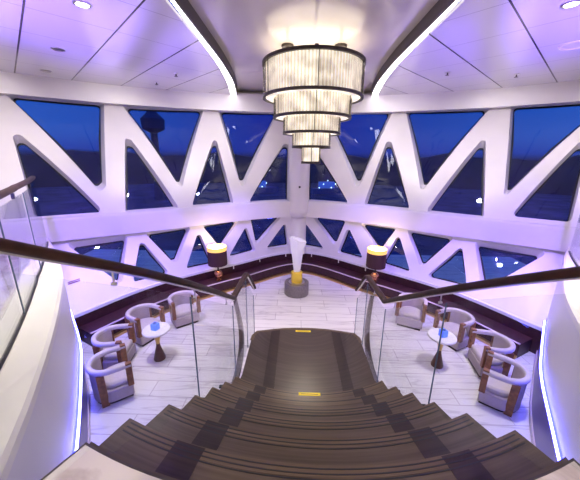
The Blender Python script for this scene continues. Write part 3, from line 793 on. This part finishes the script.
b = MB(); b.box((0, 0, 4.79), (1.66, .05, .04)); b.box((0, 0, 4.79), (.05, 1.66, .04)); b.build('hanger_bars', M['bronze'], ch)

# ------------------------------------------------------------------ ceiling fittings
DL = [((-2.53, 3.69), 'bright round downlight in the left ceiling nearest the dark rim'), ((2.72, 3.67), 'bright round downlight at the right edge of the right ceiling'),
      ((-3.92, 5.07), 'dim round downlight midway along the left ceiling panels'), ((-5.14, 6.28), 'dim round downlight in the left ceiling close to the window valance')]
for (x, y), lb in DL:
    t = thing('downlight', lb, 'ceiling light', (x, y, 4.90), 0, 'ceiling downlights')
    b = MB(); b.lathe([(.065, -.002), (.09, -.002), (.09, -.014), (.065, -.014), (.065, -.002)], n=28, caps=False); b.build('ring', M['steel'], t)
    lit = 'bright' in lb
    b = MB(); b.lathe([(0, -.002), (.066, -.002), (.066, -.006), (0, -.006)], n=28); b.build('lens', M['lens'] if lit else M['steel'], t)
t = thing('ceiling_speaker', 'round white ceiling speaker at the right edge of the right ceiling', 'speaker', (3.79, 4.8, 4.90))
b = MB(); b.lathe([(.15, -.001), (.19, -.001), (.18, -.018), (.16, -.018), (.15, -.001)], n=36, caps=False); b.build('rim', M['cream'], t, smooth=40)
b = MB(); b.lathe([(0, -.001), (.152, -.001), (.15, -.006), (0, -.006)], n=36); b.build('grille', M['plain_white'], t)
SPK = [((-3.32, 7.09), 'small sprinkler head in the left ceiling close to the valance'), ((-2.6, 6.4), 'small dark sensor in the left ceiling near the cove strip'),
       ((2.68, 6.19), 'small dark sensor in the right ceiling near the cove strip'), ((4.04, 6.29), 'small sprinkler head in the right ceiling close to the valance')]
for (x, y), lb in SPK:
    t = thing('sprinkler', lb, 'sprinkler', (x, y, 4.90), 0, 'sprinklers and sensors in the ceiling')
    b = MB(); b.lathe([(0, 0), (.05, 0), (.045, -.012), (0, -.012)], n=20); b.build('escutcheon', M['steel'], t)
    b = MB(); b.tube((0, 0, -.012), (0, 0, -.05), .012); b.lathe([(0, -.05), (.035, -.052), (.035, -.058), (0, -.058)], n=14); b.build('deflector', M['bronze'], t)

# red and white stripes, origin unknown, on the white panel beside the left parapet
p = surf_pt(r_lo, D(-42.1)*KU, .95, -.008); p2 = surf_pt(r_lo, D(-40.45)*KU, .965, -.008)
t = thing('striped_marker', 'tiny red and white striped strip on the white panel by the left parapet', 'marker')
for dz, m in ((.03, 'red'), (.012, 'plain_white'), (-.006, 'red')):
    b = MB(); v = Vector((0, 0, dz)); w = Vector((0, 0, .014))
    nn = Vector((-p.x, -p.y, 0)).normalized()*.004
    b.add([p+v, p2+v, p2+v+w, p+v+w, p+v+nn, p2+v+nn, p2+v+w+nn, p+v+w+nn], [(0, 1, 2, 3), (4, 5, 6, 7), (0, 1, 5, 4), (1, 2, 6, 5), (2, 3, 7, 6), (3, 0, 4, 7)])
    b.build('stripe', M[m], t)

# ------------------------------------------------------------------ outside in the night
b = MB(); b.box((0, 160, -9.1), (700, 290, .2)); o = b.build('night_shore', M['ground']); struct(o); o.name = 'ground_outside'
t = MB(); n = 90; vs = []; fs = []
for k in range(n+1):
    a = D(-80+160*k/n); h = .6+1.5*math.sin(k*.55)+.9*math.sin(k*1.37+1)+random.uniform(-.3, .4)+2.*abs(k/n-.5)*2
    for r, z in ((150, -9), (168, 3.3+h*.55), (190, 3.3+h), (230, -9)): vs.append((r*math.sin(a), r*math.cos(a), z))
for k in range(n): fs += [(k*4+j, k*4+4+j, k*4+5+j, k*4+1+j) for j in range(3)]
t.add(vs, fs); o = t.build('hills', M['hill'], smooth=60); tag(o, 'dark line of hills seen through the windows at night', 'hills')
tw = thing('tower', 'dark lookout tower silhouette seen through the upper left windows', 'tower', (-40, 84, -14.5))
b = MB(); b.lathe([(3, 0), (1.8, 6), (1.0, 16), (.9, 24)], n=20); b.build('shaft', M['tower'], tw, smooth=50)
b = MB(); b.lathe([(.9, 24), (2.9, 25), (3.1, 27.5), (1.6, 29), (.7, 30), (.6, 36), (0, 36.5)], n=20); b.build('lookout', M['tower'], tw, smooth=40)
for x, y, lb in ((-5.0, 38, 'small boat with white lights seen through the window left of the centre column'), (3.9, 38, 'small boat with white lights seen through the window right of the centre column')):
    bo = thing('boat', lb, 'boat', (x, y, -.9), .3, 'boats outside')  # hull-shaped stand-ins for unidentified lights beyond the glass
    b = MB(); b.prism([(-2.2, -.5), (1.6, -.5), (2.5, 0), (1.6, .5), (-2.2, .5)], -.2, .5); b.build('hull', M['boat'], bo)
    b = MB(); b.prism([(-1.2, -.35), (.8, -.35), (.6, .35), (-1.2, .35)], .5, 1.3); b.build('cabin', M['boat_deck'], bo)
    for k in range(5):
        b = MB(); b.lathe([(0, -.09), (.09, 0), (0, .09)], (-1.4+.55*k, -.55, .6+.45*(k % 3)), 8); b.build('lamp', M['boat_light'], bo)

# ------------------------------------------------------------------ world and lights
w = bpy.data.worlds.new('dusk'); S.world = w; w.use_nodes = True; nt = w.node_tree
bg = nt.nodes['Background']; tc = N(nt, 'ShaderNodeTexCoord'); sp = N(nt, 'ShaderNodeSeparateXYZ'); nt.links.new(tc.outputs['Generated'], sp.inputs[0])
r = N(nt, 'ShaderNodeValToRGB'); e = r.color_ramp.elements
e[0].position = .0; e[0].color = (.004, .006, .05, 1); e[1].position = .6; e[1].color = (.012, .050, .36, 1)
x = e.new(.02); x.color = (.006, .024, .26, 1); x = e.new(.18); x.color = (.004, .016, .24, 1)
nt.links.new(sp.outputs[2], r.inputs['Fac']); ax = math_node(nt, 'ABSOLUTE', sp.outputs[0]); sf = N(nt, 'ShaderNodeMapRange'); sf.inputs[1].default_value = .12; sf.inputs[2].default_value = .75; nt.links.new(ax, sf.inputs[0])
up = N(nt, 'ShaderNodeMapRange'); up.inputs[1].default_value = .0; up.inputs[2].default_value = .06; nt.links.new(sp.outputs[2], up.inputs[0])
ms = N(nt, 'ShaderNodeMix', data_type='RGBA', blend_type='ADD'); ms.inputs[7].default_value = (.02, .085, .20, 1)
nt.links.new(math_node(nt, 'MULTIPLY', sf.outputs[0], up.outputs[0]), ms.inputs[0]); nt.links.new(r.outputs['Color'], ms.inputs[6]); nt.links.new(ms.outputs[2], bg.inputs['Color']); bg.inputs['Strength'].default_value = 1.0

def light(name, kind, loc, energy, col, size=.1, target=None, **kw):
    l = bpy.data.lights.new(name, kind); l.energy = energy; l.color = col
    if kind == 'AREA': l.shape = kw.get('shape', 'RECTANGLE'); l.size = size; l.size_y = kw.get('sy', size)
    else: l.shadow_soft_size = size
    if kind == 'SPOT': l.spot_size = kw.get('angle', 1.6); l.spot_blend = kw.get('blend', .6)
    o = bpy.data.objects.new(name, l); COL.objects.link(o); o.location = loc
    if target: o.rotation_euler = (Vector(target)-Vector(loc)).to_track_quat('-Z', 'Y').to_euler()
    return o
WARM = (1., .86, .70); WHITE = (1., .93, .87); VIO = (.24, .13, 1.)
light('chandelier_lamp', 'SPOT', (.10, 5.35, 3.19), 110, WARM, .1, (.10, 5.0, 0), angle=2.7, blend=.8)
light('chandelier_uplight', 'AREA', (.10, 5.35, 4.83), 7, WARM, 1.5, (.10, 5.35, 6), shape='DISK')
# downlights over the lounge and over the upper deck
for x, y, e in ((-2.53, 3.69, 330), (2.68, 3.67, 330), (-2.1, .3, 180), (2.1, .3, 180), (-3.2, 4.12, 30), (3.2, 4.12, 30)):
    light('downlight_beam', 'SPOT', (x, y, 4.87), e, WHITE, .06, (x, y, 0), angle=1.45, blend=.8)
for x in (-5.2, 5.2):
    light('gallery_downlight', 'SPOT', (x, 2.6, 4.86), 70, WHITE, .08, (x, 2.6, 0), angle=2.3, blend=.8)
light('deck_ceiling_panel', 'AREA', (0, -2.2, 4.85), 120, WHITE, 6., (0, -2.2, 0), sy=3.)  # added soft fill behind the camera, no fixture built there
# added unseen spots brightening the upper wall and valance
for a in (-48, -32, -16, 16, 32, 48):
    x, y = pol(D(a), R_VAL(D(a))-2.2); x2, y2 = pol(D(a), R_VAL(D(a)))
    light('wall_washer', 'SPOT', (x, y, 4.86), 115, WHITE, .06, (x2, y2, 3.2), angle=1.7, blend=1.)
# unseen violet uplights, placed for the ceiling wash; the lounge one is added fill
for s in (-1, 1):
    light('violet_uplight', 'SPOT', (s*3.5, 1.9, 1.9), 1150, VIO, .08, (s*3.0, 4.4, 4.9), angle=1.0, blend=1.)
    light('violet_lounge_wash', 'SPOT', (s*3.25, 2.9, 4.8), 500, VIO, .1, (s*3.9, 5.2, 1.2), angle=1.2, blend=1.)
    x, y = (-2.08, 6.72) if s < 0 else (1.86, 6.78)
    light('table_lamp_bulb', 'POINT', (x, y, 1.22), 7, (1., .80, .50), .05)
light('crystal_spot', 'SPOT', (-.1, 6.2, 4.7), 60, (.9, .92, 1.), .04, (-.1, 7.4, 1.4), angle=.5, blend=.7)

# added violet spots, without fixtures, tinting the lower window frames
for sx in (-1, 1):
    for (x, y), (tx, ty) in (((1.9, 4.6), (1.5, 7.5)), ((2.3, 4.2), (3.0, 6.1)), ((2.7, 3.9), (4.2, 5.0))):
        light('violet_wall_spot', 'SPOT', (sx*x, y, 4.86), 560, VIO, .03, (sx*tx, ty, 1.0), angle=.62, blend=1.)
# ------------------------------------------------------------------ camera
cd = bpy.data.cameras.new('camera'); cam = bpy.data.objects.new('camera', cd); COL.objects.link(cam); S.camera = cam
cd.sensor_width = 36; cd.lens = 36*288/580; cd.clip_start = .05; cd.clip_end = 1000
cam.location = (-.14, 0, 3.3)
cam.rotation_mode = 'XYZ'
Rm = Matrix.Rotation(D(1.2), 3, 'Z') @ Matrix.Rotation(D(90-15.9), 3, 'X') @ Matrix.Rotation(D(.7), 3, 'Z')
cam.rotation_euler = Rm.to_euler()
S.view_settings.view_transform = 'Standard'; S.view_settings.look = 'None'; S.view_settings.gamma = 1.; S.view_settings.exposure = .45
